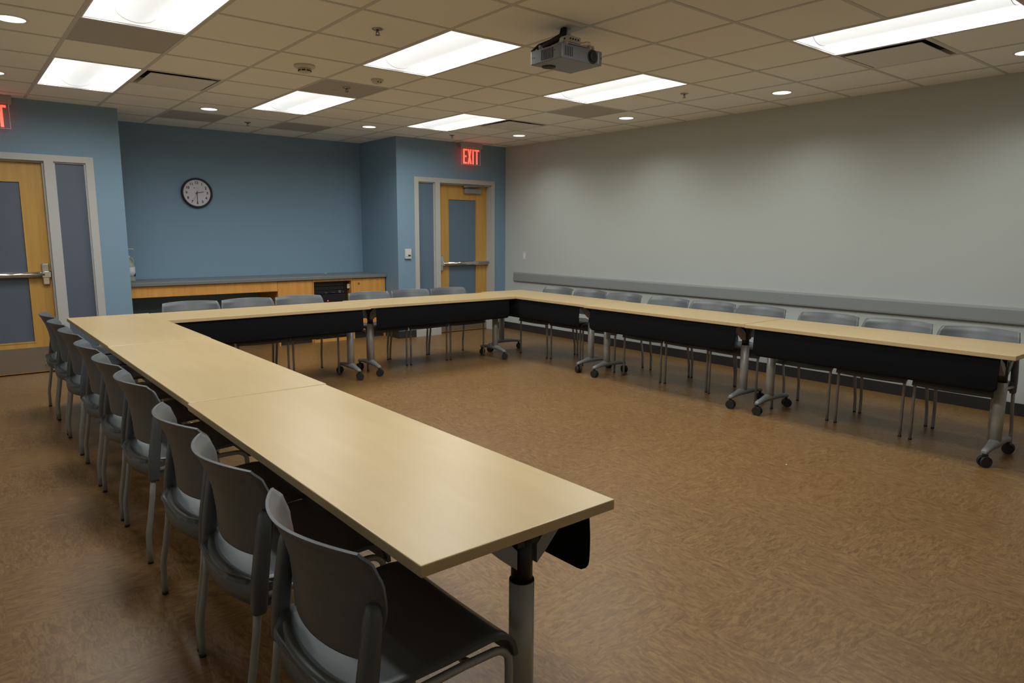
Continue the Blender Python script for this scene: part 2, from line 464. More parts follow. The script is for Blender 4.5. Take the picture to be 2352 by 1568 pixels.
# detectors
r = thing('smoke_detector', (-.92, 2.12, H)); tag(r, 'large yellowed smoke detector with dark vents', 'smoke detector')
bm = B(); lathe(bm, [(.078, 0), (.078, -.012), (.062, -.022), (.050, -.024)], seg=28); obj('base', bm, 'smoke', r)
bm = B(); lathe(bm, [(.050, -.024), (.046, -.044), (.040, -.050), (.030, -.054)], seg=28); obj('cover', bm, 'smoke', r)
bm = B()
for k in range(8):
    a = k*PI/4+.2; c = Vector((math.cos(a)*.0455, math.sin(a)*.0455, -.040))
    obox(bm, c, (-math.sin(a), math.cos(a), 0), (math.cos(a), math.sin(a), 0), (0, 0, 1), .014, .003, .005)
obj('vent_slot', bm, 'ink', r)
r = thing('ceiling_sensor', (-.26, 2.2, H)); tag(r, 'small pale domed ceiling sensor between smoke detector and light', 'sensor')
bm = B(); lathe(bm, [(.052, 0), (.052, -.006), (.045, -.020), (.030, -.032), (.012, -.036)], seg=24); obj('dome', bm, 'mount', r)
bm = B()
for a in (-1.9, -1.3): obox(bm, (math.cos(a)*.040, math.sin(a)*.040, -.025), (1, 0, 0), (0, 1, 0), (0, 0, 1), .004, .004, .004)
obj('sensor_eye', bm, 'ink', r)

# ---------------------------------------------------------------- projector
r = thing('ceiling_projector', (-.07, .12, H)); tag(r, 'gray projector hanging from a cream ceiling mount', 'projector')
px0, px1, py0, py1, pz0, pz1 = -.172, .172, -.13, .15, -.222, -.137
bm = B(); box(bm, px0, px1, py0, py1, pz0, pz1); bevel(bm, .006, 2); obj('body', bm, 'proj', r)
bm = B()
for k in range(5): box(bm, px0+.027+k*.014, px0+.033+k*.014, py0-.001, py0+.003, pz0+.017, pz1-.014)
obj('front_grille', bm, 'ink', r)
bm = B()
box(bm, px0-.0005, px0+.003, py0+.075, py0+.185, pz0+.012, pz1-.012)
o = obj('side_grille', bm, 'ink', r)
bm = B()
for k in range(9): box(bm, px0-.003, px0+.001, py0+.081+k*.0122, py0+.0855+k*.0122, pz0+.012, pz1-.012)
obj('louver', bm, 'proj', r)
lx, lz = px1-.085, (pz0+pz1)/2
bm = B()
cyl(bm, (lx, py0+.002, lz-.001), .0415, -.006, 28, 'Y')
o = obj('lens_housing', bm, 'ink', r)
bm = B(); lathe(bm, [(.026, 0), (.030, .004), (.030, .010), (.022, .010), (.004, .004)], seg=24)
bmesh.ops.rotate(bm, verts=bm.verts, matrix=Matrix.Rotation(PI/2, 3, 'X')); bmesh.ops.translate(bm, verts=bm.verts, vec=(lx, py0-.003, lz))
obj('lens', bm, 'rack', r)
bm = B(); box(bm, px1-.040, px1-.032, py0-.004, py0+.001, pz0+.010, pz1-.012); obj('front_stripe', bm, 'knob', r)
bm = B(); cyl(bm, (px1-.010, py0+.002, lz), .005, -.004, 12, 'Y'); obj('sensor_window', bm, 'ink', r)
bm = B(); box(bm, px0+.150, px0+.176, py0-.001, py0+.002, lz-.004, lz+.004); obj('badge', bm, 'cabin', r)
bm = B()
for y in (.02, .035): cyl(bm, (px0+.002, py1-y, lz-.002), .0035, -.003, 8, 'X')
cyl(bm, (px0+.002, py0+.06, lz+.012), .004, -.003, 8, 'X'); obj('side_screw', bm, 'ink', r)
bm = B(); cyl(bm, (-.07, .095, pz0), .045, -.006, 24, r2=.040); obj('underside_knob', bm, 'ink', r)
bm = B(); box(bm, -.06, .06, -.06, .06, -.004, 0); cyl(bm, (0, 0, -.05), .018, .05, 16); obj('ceiling_plate', bm, 'mount', r)
bm = B()
box(bm, -.055, .055, -.055, .055, -.098, -.094)
for s in (-1, 1):
    box(bm, -.055, .055, s*.055-.002, s*.055+.002, -.098, -.062)
    box(bm, s*.055-.002, s*.055+.002, -.055, .055, -.098, -.062)
box(bm, -.03, .03, -.03, .03, -.066, -.05)
mp = obj('mount_head', bm, 'mount', r)
bm = B()
for k in (-.033, -.011, .011, .033):
    cyl(bm, (k, -.0565, -.078), .0055, -.003, 10, 'Y'); cyl(bm, (-.0565, k, -.078), .0055, -.003, 10, 'X')
obj('mount_hole', bm, 'ink', mp)
bm = B()
for (x, y) in ((-.14, -.09), (.13, -.09), (-.13, .11), (.13, .12)):
    tube(bm, [(x*.2, y*.2, -.101), (x*.85, y*.85, -.104), (x, y, -.108), (x, y, -.138)], .006, 8)
    cyl(bm, (x, y, -.122), .010, .018, 10)
obj('mount_arm', bm, 'mount', r)
bm = B(); box(bm, -.085, .10, -.07, -.045, -.112, -.106); box(bm, -.085, .10, .045, .07, -.112, -.106); box(bm, -.085, -.06, -.045, .045, -.112, -.106); box(bm, .075, .10, -.045, .045, -.112, -.106)
box(bm, .098, .102, -.095, -.045, -.137, -.104); box(bm, -.087, -.083, -.09, .06, -.137, -.104)
obj('mount_plate', bm, 'mount', r)
bm = B()
tube(bm, [(-.030, .0, -.0), (-.030, .0, -.045), (-.065, .03, -.075), (-.12, .10, -.115)], .015, 10)
tube(bm, [(-.03, .02, -.005), (-.035, .03, -.04), (-.08, .07, -.075), (-.13, .12, -.10), (-.15, .165, -.13), (-.12, .17, -.17), (-.08, .16, -.2)], .009, 8)
tube(bm, [(-.02, .03, -.005), (-.03, .04, -.05), (-.09, .09, -.08), (-.12, .14, -.11), (-.11, .17, -.15)], .008, 8)
tube(bm, [(.14, -.05, -.10), (.155, -.04, -.115), (.15, -.03, -.14)], .006, 8)
obj('cable', bm, 'rub', r)
o = None
bm = B(); box(bm, -.05, .06, -.012, .012, -.004, 0)
box(bm, -.02, .02, -.05, .01, -.006, -.002)
o = obj('ceiling_bracket', bm, 'smoke'); o.location = (.255, .31, H); tag(o, 'small tan metal bracket on the ceiling behind the projector', 'bracket')

# ---------------------------------------------------------------- doors
def frame_profile(bm, x0, x1, y, z0, z1, w, dep):
    """rectangular frame around x0..x1, z0..z1: face width w, from y-.012 to y+dep"""
    box(bm, x0, x0+w, y-.012, y+dep, z0, z1); box(bm, x1-w, x1, y-.012, y+dep, z0, z1)
def make_door(nm, ox0, ox1, top, y, leaf, side, lock_right, film, label):
    """leaf=(x0,x1) opening of the leaf; side=(x0,x1) sidelight glass opening"""
    r = thing(nm, ((ox0+ox1)/2, y, 0)); cx = (ox0+ox1)/2
    X = lambda v: v-cx
    bm = B(); d = .13
    box(bm, X(ox0), X(min(leaf[0], side[0])), -.012, d, 0, top)
    box(bm, X(max(leaf[1], side[1])), X(ox1), -.012, d, 0, top)
    m0, m1 = sorted([leaf[0], leaf[1], side[0], side[1]])[1:3]
    box(bm, X(m0), X(m1), -.012, d, 0, top)
    for (a, b_) in (leaf, side): box(bm, X(a), X(b_), -.012, d, top-.062, top)
    box(bm, X(side[0]), X(side[1]), -.012, d, 0, .09)
    obj('door_frame', bm, 'frame', r)
    # sidelight stop bead and pane
    bm = B(); s0, s1 = X(side[0]), X(side[1]); zt = top-.062; st = .014
    box(bm, s0, s0+st, .012, .03, .09, zt); box(bm, s1-st, s1, .012, .03, .09, zt)
    box(bm, s0+st, s1-st, .012, .03, .09, .09+st); box(bm, s0+st, s1-st, .012, .03, zt-st, zt)
    obj('sidelight_bead', bm, 'frame', r)
    bm = B(); box(bm, s0+.001, s1-.001, .03, .036, .091, zt-.001); obj('sidelight_pane', bm, film, r)
    # leaf with lite cut-out
    yl = .095 if not lock_right else .07
    l0, l1 = X(leaf[0])+.003, X(leaf[1])-.003; th = .044; zt2 = zt-.003; zb = .012
    g0, g1 = l0+.195, l1-.195; gz0, gz1 = .315, 1.915
    bm = B()
    box(bm, l0, g0, yl, yl+th, zb, zt2); box(bm, g1, l1, yl, yl+th, zb, zt2)
    box(bm, g0, g1, yl, yl+th, zb, gz0); box(bm, g0, g1, yl, yl+th, gz1, zt2)
    lf = obj('door_leaf', bm, 'door', r)
    bm = B(); e = .012
    box(bm, g0, g0+e, yl-.004, yl+.012, gz0, gz1); box(bm, g1-e, g1, yl-.004, yl+.012, gz0, gz1)
    box(bm, g0+e, g1-e, yl-.004, yl+.012, gz0, gz0+e); box(bm, g0+e, g1-e, yl-.004, yl+.012, gz1-e, gz1)
    obj('glazing_bead', bm, 'door', lf)
    bm = B(); box(bm, g0+.001, g1-.001, yl+.012, yl+.018, gz0+.001, gz1-.001); obj('door_pane', bm, film, lf)
    bm = B(); box(bm, l0+.006, l1-.006, yl-.003, yl, .022, .268); obj('kick_plate', bm, 'kick', lf)
    bm = B(); sw = .016      # rabbeted stop in front of the leaf
    box(bm, X(leaf[0]), X(leaf[0])+sw, .03, yl-.002, 0, zt); box(bm, X(leaf[1])-sw, X(leaf[1]), .03, yl-.002, 0, zt)
    box(bm, X(leaf[0])+sw, X(leaf[1])-sw, .03, yl-.002, zt-sw, zt)
    obj('door_stop', bm, 'frame', r)
    # panic bar
    s = 1 if lock_right else -1
    xl = (l1 if lock_right else l0)
    bar = B(); zc = 1.0
    xa, xb = xl-s*.075, (l0+.004 if lock_right else l1-.004)
    rings = []
    for x in (xa, xb):
        rings.append([Vector((x, yl-a_, zc+b_)) for a_, b_ in [(.038+.030*math.cos(t_), .028*math.sin(t_)) for t_ in [k_*PI/9 for k_ in range(18)]]])
    loft(bar, rings, True)
    pb = obj('panic_bar', bar, 'steel', lf)
    bm = B(); xe = xb+(.14 if lock_right else -.28)
    box(bm, *sorted((xb, xe)), yl-.060, yl-.001, zc-.026, zc+.030); bevel(bm, .004, 1)
    obj('bar_end_case', bm, 'steel', pb)
    bm = B(); xm = xl-s*.060
    box(bm, xm-.032, xm+.032, yl-.036, yl-.001, zc+.020, zc+.112); box(bm, xm-.030, xm+.030, yl-.032, yl-.001, zc-.105, zc-.022); bevel(bm, .010, 3)
    box(bm, xm-.036, xm+.036, yl-.066, yl-.001, zc-.026, zc+.026)
    obj('latch_case', bm, 'steel', pb)
    bm = B(); box(bm, *sorted((xm+s*.036, xl-s*.001)), yl-.02, yl-.002, zc-.030, zc+.032); obj('latch', bm, 'ink', pb)
    tag(r, label, 'door', kind='structure')
    return r, lf, X, yl, l0, l1, zt
d1 = make_door('door_1', LD[0], LD[1], LD[2], YL, (-3.225, -2.332), (-2.252, -1.976), True, 'film', 'maple door with blue gray glass and sidelight at the left edge')
d2 = make_door('door_2', RD[0], RD[1], RD[2], YB, (2.236, 3.135), (1.890, 2.158), False, 'film2', 'maple door with blue glass under the far exit sign')
# closer on the far door
r2, lf2, X2, yl2, l0, l1, zt = d2
bm = B(); box(bm, X2(2.70), X2(2.99), yl2-.055, yl2-.001, 1.995, 2.062); bevel(bm, .006, 2)
cl = obj('door_closer', bm, 'closer', lf2)
bm = B()
tube(bm, [(X2(2.90), yl2-.03, 2.066), (X2(2.70), yl2-.06, 2.076), (X2(2.66), yl2-.08, 2.086)], .008, 8)
tube(bm, [(X2(2.66), yl2-.08, 2.086), (X2(2.97), yl2-.09, 2.100)], .007, 8)
box(bm, X2(2.64), X2(3.0), yl2-.10, yl2-.075, 2.098, 2.108)
obj('closer_arm', bm, 'closer', cl)
# small door stop knob on the left door kick plate
bm = B(); lathe(bm, [(.012, 0), (.012, .012), (.006, .018), (.010, .035)], seg=14)
bmesh.ops.rotate(bm, verts=bm.verts, matrix=Matrix.Rotation(PI/2, 3, 'X')); bmesh.ops.translate(bm, verts=bm.verts, vec=(d1[2](-2.46), d1[3]-.003, .085))
obj('door_holder', bm, 'steel', d1[1])

# ---------------------------------------------------------------- exit signs
def exit_sign(cx, y, label):
    r = thing('exit_sign', (cx, y, H)); tag(r, label, 'exit sign', 'edge-lit EXIT signs')
    bm = B(); box(bm, -.185, .185, -.035, .035, -.075, 0); bevel(bm, .005, 1); obj('housing', bm, 'alu', r)
    bm = B(); box(bm, -.16, .16, -.004, .004, -.300, -.075); p = obj('sign_panel', bm, 'acryl', r)
    bm = B(); e = .003
    box(bm, -.16-e, -.16, -.004, .004, -.300, -.076); box(bm, .16, .16+e, -.004, .004, -.300, -.076); box(bm, -.16, .16, -.004, .004, -.300-e, -.300)
    obj('lit_edge', bm, 'rededge', p)
    bm = B(); z0, z1 = -.290, -.090; s = .024; y0, y1 = -.008, -.0045
    def q(pts):
        a = [bm.verts.new((x, y0, z)) for x, z in pts]; b_ = [bm.verts.new((x, y1, z)) for x, z in pts]; n = len(pts)
        bm.faces.new(a); bm.faces.new(b_[::-1])
        for k in range(n): bm.faces.new((a[k], b_[k], b_[(k+1) % n], a[(k+1) % n]))
    zm = (z0+z1)/2; hb = .022
    def rc(xa, xb, za, zb): q([(xa, za), (xb, za), (xb, zb), (xa, zb)])
    rc(-.138, -.138+s, z0, z1)                      # E
    for za in (z0, zm-hb/2, z1-hb): rc(-.138+s, -.072 if za != zm-hb/2 else -.080, za, za+hb)
    q([(-.062, z0), (-.062+s, z0), (.006, z1), (.006-s, z1)])      # X
    q([(-.062, z1), (-.062+s, z1), (.006, z0), (.006-s, z0)])
    rc(.020, .020+s, z0, z1)                        # I
    rc(.058, .138, z1-hb, z1); rc(.098-s/2, .098+s/2, z0, z1-hb)   # T
    obj('exit_letters', bm, 'red', p)
    return r
exit_sign(2.715, 4.985, 'red edge-lit EXIT sign hanging over the far door')
exit_sign(-2.735, 5.09, 'red edge-lit exit sign cut off at the left edge over the left door')

# ---------------------------------------------------------------- wall items
r = thing('wall_clock', (-.677, YR, 1.905)); tag(r, 'round black rimmed clock with white face on the recessed blue wall', 'clock')
def ycyl(bm, prof, seg=48):
    lathe(bm, prof, seg=seg); bmesh.ops.rotate(bm, verts=bm.verts, matrix=Matrix.Rotation(PI/2, 3, 'X'))
bm = B(); ycyl(bm, [(.178, .0), (.182, .012), (.182, .038), (.174, .046), (.164, .044), (.159, .030), (.159, .012)]); obj('clock_rim', bm, 'ink', r)
bm = B(); ycyl(bm, [(.160, .016), (.160, .024)]); fc = obj('clock_face', bm, 'clockf', r)
bm = B(); base = Matrix.Translation((0, -.0255, 0)) @ Matrix.Rotation(PI/2, 4, 'X')
for h in range(1, 13):
    a = h*PI/6
    add_text(bm, str(h), .043, Matrix.Translation((math.sin(a)*.122, 0, math.cos(a)*.122)) @ base)
obj('numerals', bm, 'ink', fc)
bm = B(); obox(bm, (-.028, -.0255, .060), (1, 0, 0), (0, 1, 0), (0, 0, 1), .005, .0008, .005)
for k in range(5): obox(bm, (-.014+k*.010, -.0255, .059), (1, 0, 0), (0, 1, 0), (0, 0, 1), .003, .0006, .0012)
obj('face_mark', bm, 'ink', fc)
def hand(name, ang, ln, back, w, y):
    bm = B(); u = Vector((math.sin(ang), 0, math.cos(ang))); v = Vector((math.cos(ang), 0, -math.sin(ang)))
    obox(bm, u*(ln-back)/2+Vector((0, y, 0)), u, v, (0, 1, 0), (ln+back)/2, w, .0008)
    return obj(name, bm, 'ink', r)
hand('hour_hand', math.radians(78), .082, .022, .0035, -.029)
hand('minute_hand', math.radians(180), .120, .020, .0032, -.031)
hand('second_hand', math.radians(207), .105, .046, .0009, -.033)

bm = B(); box(bm, -.048, .048, -.028, 0, -.066, .066); bevel(bm, .005, 2)
r = thing('thermostat', (1.706, YB, 1.15)); tag(r, 'white wall thermostat left of the far door', 'thermostat')
obj('case', bm, 'white', r)
bm = B(); box(bm, -.006, .034, -.030, -.027, -.030, -.012); obj('display', bm, 'ink', r)
bm = B(); box(bm, -.043, .043, -.0295, -.027, -.040, -.037); obj('case_seam', bm, 'ink', r)
r = thing('light_switch', (XR, 4.614, 1.11)); tag(r, 'white light switch on the gray wall above the guard rail', 'light switch')
bm = B(); box(bm, -.006, 0, -.038, .038, -.060, .060); bevel(bm, .002, 1); obj('switch_plate', bm, 'white', r)
bm = B(); box(bm, -.010, -.006, -.014, .014, -.032, .032); obj('rocker', bm, 'fixw', r)
r = thing('wall_guard_rail', (XR, 4.845, 0)); tag(r, 'long gray vinyl guard rail along the gray wall', 'guard rail')
bm = B()
prof = [(0, .728), (-.020, .728), (-.029, .737), (-.031, .750), (-.031, .845), (-.027, .858), (-.016, .866), (0, .866)]
L_ = 4.845-YF
loft(bm, [[Vector((x, -.008, z)) for x, z in prof], [Vector((x, -L_+.002, z)) for x, z in prof]], False)
obj('rail_cover', bm, 'guard', r)
bm = B(); pr2 = [(0, .728), (-.014, .730), (-.024, .745), (-.024, .850), (-.014, .864), (0, .866)]
loft(bm, [[Vector((x, 0, z)) for x, z in pr2], [Vector((x*1.2, -.008, z)) for x, z in pr2]], False)
obj('rail_end_cap', bm, 'guard', r)

# ---------------------------------------------------------------- worktop and cabinets
YC = 5.381
bm = B(); box(bm, RX0+.013, RX1-.002, YC, YR-.002, .826, .866); bevel(bm, .004, 2)
wt = tag(obj('worktop', bm, 'ctop'), 'long gray laminate worktop along the recessed blue wall', 'worktop')
yc = YC+.03
bm = B(); box(bm, RX0+.013, .028, yc, yc+.02, .70, .826); obj('apron_panel', bm, 'cab', wt)['label'] = 'long maple apron board under the left half'
# door cabinet
def cabinet(name, x0, x1, label):
    r = thing(name, (x0, yc, 0)); tag(r, label, 'cabinet'); w = x1-x0
    bm = B(); D = YR-.003-yc; t = .018
    box(bm, 0, t, .02, D, 0, .826); box(bm, w-t, w, .02, D, 0, .826); box(bm, t, w-t, .02, D, .10, .118); box(bm, t, w-t, .02, D, .808, .826); box(bm, t, w-t, D-.01, D, .118, .808)
    obj('carcass', bm, 'cab', r)
    bm = B(); box(bm, t, w-t, .05, .065, 0, .10); obj('toe_kick', bm, 'base', r)
    bm = B(); box(bm, .002, w-.002, 0, .019, .10, .818); bevel(bm, .0015, 1); dr = obj('cabinet_door', bm, 'cab', r)
    return r, dr, w
cabinet('cabinet', .030, .488, 'maple door cabinet left of the black equipment rack')
r, dr, w = cabinet('cabinet', 1.058, 1.545, 'maple door cabinet with a round lock at the right end')
bm = B(); cyl(bm, (.082, 0, .755), .012, -.010, 16, 'Y'); obj('cabinet_lock', bm, 'steel', dr)
# open bay
r = thing('rack_cabinet', (.490, yc, 0)); tag(r, 'open maple cabinet bay holding the black equipment', 'cabinet')
w = 1.056-.490; D = YR-.003-yc
bm = B(); box(bm, 0, .014, 0, D, 0, .826); box(bm, w-.022, w, 0, D, 0, .826); box(bm, .014, w-.022, 0, D, .796, .826)
box(bm, .014, w-.022, 0, D, 0, .035); box(bm, .014, w-.022, D-.01, D, .035, .796)
obj('carcass', bm, 'cab', r)
bm = B(); box(bm, w-.06, w-.022, .05, .056, .69, .75); bm.verts.ensure_lookup_table()
obj('corner_clip', bm, 'white', r)
r = thing('equipment_rack', (.506, yc+.03, .036)); tag(r, 'black audio video equipment rack inside the open cabinet bay', 'equipment rack')
bm = B(); W = .455; box(bm, 0, .012, 0, .5, 0, .755); box(bm, W-.012, W, 0, .5, 0, .755); box(bm, .012, W-.012, 0, .5, 0, .012); box(bm, .012, W-.012, 0, .5, .743, .755); box(bm, .012, W-.012, .49, .5, .012, .743)
obj('rack_frame', bm, 'rack', r)
def unit(z0, z1, y0=.012):
    bm = B(); box(bm, .014, W-.014, y0, .45, z0, z1); bevel(bm, .002, 1); return obj('rack_unit', bm, 'rack', r)
unit(.695, .74); unit(.642, .69); u = unit(.596, .638, .004); u2 = unit(.43, .590, -.018); unit(.30, .425, .006); unit(.16, .295); unit(.02, .155)
bm = B()
for x, ww in ((.165, .014), (.187, .006), (.258, .006), (.276, .006), (.294, .006), (.44-.02, .006)): box(bm, x, x+ww, .001, .004, .608, .613)
box(bm, .360, .384, .001, .004, .604, .607); box(bm, .360, .363, .001, .004, .607, .628); box(bm, .381, .384, .001, .004, .607, .628); box(bm, .360, .384, .001, .004, .628, .631)
obj('button', bm, 'knob', u)
bm = B()
cyl(bm, (.190, -.018, .505), .006, -.004, 10, 'Y'); obj('indicator_light', bm, 'led', u2)

# sanitizer jug
r = thing('pump_jug', (-1.552, 5.75, .866)); tag(r, 'sanitizer jug with white pump on the left end of the worktop', 'pump bottle')
bm = B(); lathe(bm, [(.058, 0), (.062, .01), (.062, .17), (.055, .20), (.030, .235), (.018, .25), (.018, .265)], seg=24); obj('jug_body', bm, 'jug', r)
bm = B(); tube(bm, [(.045, 0, .195), (.052, 0, .225), (.045, 0, .255), (.025, 0, .272), (.010, 0, .262)], .008, 10); obj('jug_handle', bm, 'jug', r)
bm = B()
cyl(bm, (0, 0, .265), .020, .025, 16); cyl(bm, (0, 0, .29), .006, .075, 10)
tube(bm, [(-.02, 0, .365), (.0, 0, .368), (.05, 0, .368), (.062, 0, .360)], .005, 8); obj('pump', bm, 'white', r)
bm = B(); grid = []
for k in range(9):
    a = -1.9+k/8*2.2
    grid.append([Vector((.0632*math.cos(a), .0632*math.sin(a), z)) for z in (.055, .165)])
sheet(bm, grid, [[Vector((p.x, p.y, 0)).normalized() for p in q_] for q_ in grid], .001)
lb = obj('jug_label', bm, 'labelw', r)
bm = B(); grid = []
for k in range(4):
    a = -.95+k/3*.75
    grid.append([Vector((.0642*math.cos(a), .0642*math.sin(a), z)) for z in (.060, .075+k*.009)])
sheet(bm, grid, [[Vector((p.x, p.y, 0)).normalized() for p in q_] for q_ in grid], .001)
obj('label_print', bm, 'labelb', lb)
bm = B(); box(bm, -.012, .012, -.006, .006, 0, .008); o = obj('white_scrap', bm, 'white'); o.location = (.93, 5.98, .866); tag(o, 'tiny white scrap lying at the back of the worktop', 'scrap')

bm = B(); box(bm, -.006, .006, -.004, .004, 0, .003); o = obj('white_scrap', bm, 'white'); o.location = (0.804, -1.018, 0); o.rotation_euler = (0, 0, .6); tag(o, 'tiny white scrap on the open brown floor inside the U', 'scrap')

# ---------------------------------------------------------------- tables
TL, TW = 1.825, .61
def make_table():
    r = thing('folding_table')
    bm = B(); fs = box(bm, -TL/2, TL/2, -TW/2, TW/2, .691, .720)
    bevel(bm, .003, 2)
    for f in bm.faces: f.material_index = 0 if f.normal.z > .5 else 1
    obj('tabletop', bm, ['top', 'edge'], r)
    for s in (-1, 1):
        x, y = s*(TL/2-.120), .080
        bm = B(); cyl(bm, (x, y, .115), .034, .400, 24)
        lg = obj('leg', bm, 'alu', r)
        bm = B(); cyl(bm, (x, y, .50), .0335, .018, 24, r2=.0335); cyl(bm, (x, y, .515), .029, .13, 24)
        box(bm, x-.026, x+.026, y-.036, y+.036, .620, .690)
        obj('leg_sleeve', bm, 'blackm', lg)
        for q_ in (-1, 1):      # flip brackets
            bm = B()
            a = Vector((x, y+q_*.034, .585)); b_ = Vector((x, y+q_*.135, .680))
            loft(bm, [[Vector((x+sx*.004, a.y, z)) for sx, z in ((-5.5, .560), (5.5, .560), (5.5, .612), (-5.5, .612))],
                      [Vector((x+sx*.004, y+q_*.06, z)) for sx, z in ((-5.5, .582), (5.5, .582), (5.5, .640), (-5.5, .640))],
                      [Vector((x+sx*.004, y+q_*.150, z)) for sx, z in ((-5, .668), (5, .668), (5, .690), (-5, .690))]], False)
            obj('bracket', bm, 'brk', lg)
        # foot: sloping arms with rounded section
        bm = B()
        secs = []
        for t_, zt, zb, hw in ((-.281, .108, .088, .013), (-.262, .116, .086, .019), (-.17, .128, .096, .021), (-.07, .142, .100, .026), (-.0, .155, .102, .036), (.055, .142, .100, .027), (.11, .126, .096, .022), (.172, .112, .086, .020), (.190, .104, .088, .014)):
            yy = y+t_
            secs.append([Vector((x+a_*hw, yy, zb+(zt-zb)*b_)) for a_, b_ in ((-1, 0), (1, 0), (1, .55), (.72, .9), (.3, 1), (-.3, 1), (-.72, .9), (-1, .55))])
        loft(bm, secs, True)
        obj('foot', bm, 'brk', lg)
        for k, t_ in enumerate((-.266, .176)):     # twin-wheel casters
            yy = y+t_; ang = random.uniform(-.8, .3) if k else random.uniform(-.6, .6)
            bm = B()
            cyl(bm, (0, 0, .064), .011, .027, 12)
            for w_ in (-1, 1):
                n0 = len(bm.verts)
                cyl(bm, (w_*.007, -.006, .035), .035, w_*.017, 24, 'X')
            box(bm, -.007, .007, -.026, .014, .024, .068)
            ca = obj('caster', bm, 'rub', lg); ca.location = (x, yy, 0)
    bm = B(); box(bm, -TL/2+.136, TL/2-.136, .040, .084, .640, .690); obj('cross_rail', bm, 'blackm', r)
    # fabric modesty panel
    grid = []; hl = TL/2-.082
    n = 40
    for i in range(13):
        v = i/12
        row = []
        for j in range(n+1):
            u = math.sin(PI/2*max(-1, min(1, (-1+2*j/n)*1.0))) if True else 0; x = u*hl
            zb = .480; d = hl-abs(x)
            rr = .035
            if d < rr: zb += rr-math.sqrt(max(0, rr*rr-(rr-d)**2))
            z = .690-(.690-zb)*v
            yy = .286+.010*math.sin(min(1, (.690-z)/.210)*PI*.85)+.002*math.sin(x*9)*v
            row.append(Vector((x, yy, z)))
        grid.append(row)
    bm = B(); sheet(bm, grid, grid_normals(grid), .005); obj('modesty_panel', bm, 'fabric', r)
    return r
tab = make_table()
# local +Y is the inner side of the U
tables = [
    (-2.155, -1.052, -PI/2, 'nearest light maple table of the left row, its end corner facing the camera', 'L'),
    (-2.146, .783, -PI/2, 'middle light maple table of the left row', 'L'),
    (-2.140, 2.620, -PI/2, 'farthest light maple table of the left row beside the sidelight', 'L'),
    (-.921, 3.195, PI, 'light maple table of the back row in front of the worktop knee space', 'B'),
    (.915, 3.225, PI-.022, 'light maple table of the back row in front of the far door', 'B'),
    (2.122, 2.672, PI/2-.035, 'farthest light maple table of the right row, in the corner of the U', 'R'),
    (2.045, .825, PI/2-.012, 'middle light maple table of the right row', 'R'),
    (2.005, -1.018, PI/2-.009, 'nearest light maple table of the right row, cut by the right edge', 'R')]
for n, (x, y, rz, lb, g_) in enumerate(tables):
    o = tab if n == 0 else copy_tree(tab)
    o.location = (x, y, 0); o.rotation_euler = (0, 0, rz)
    for lg in o.children:
        for ca in lg.children:
            if ca.name.startswith('caster'): ca.rotation_euler = (0, 0, random.choice((1, -.4, .15))*math.radians(50)-rz if n > 3 else math.radians(random.uniform(20, 75))-rz)
    if n in (0, 4, 7): o.scale = (1, 1, 1.007)      # feet wound out a little further
    tag(o, lb, 'table', 'maple tables set in a U')

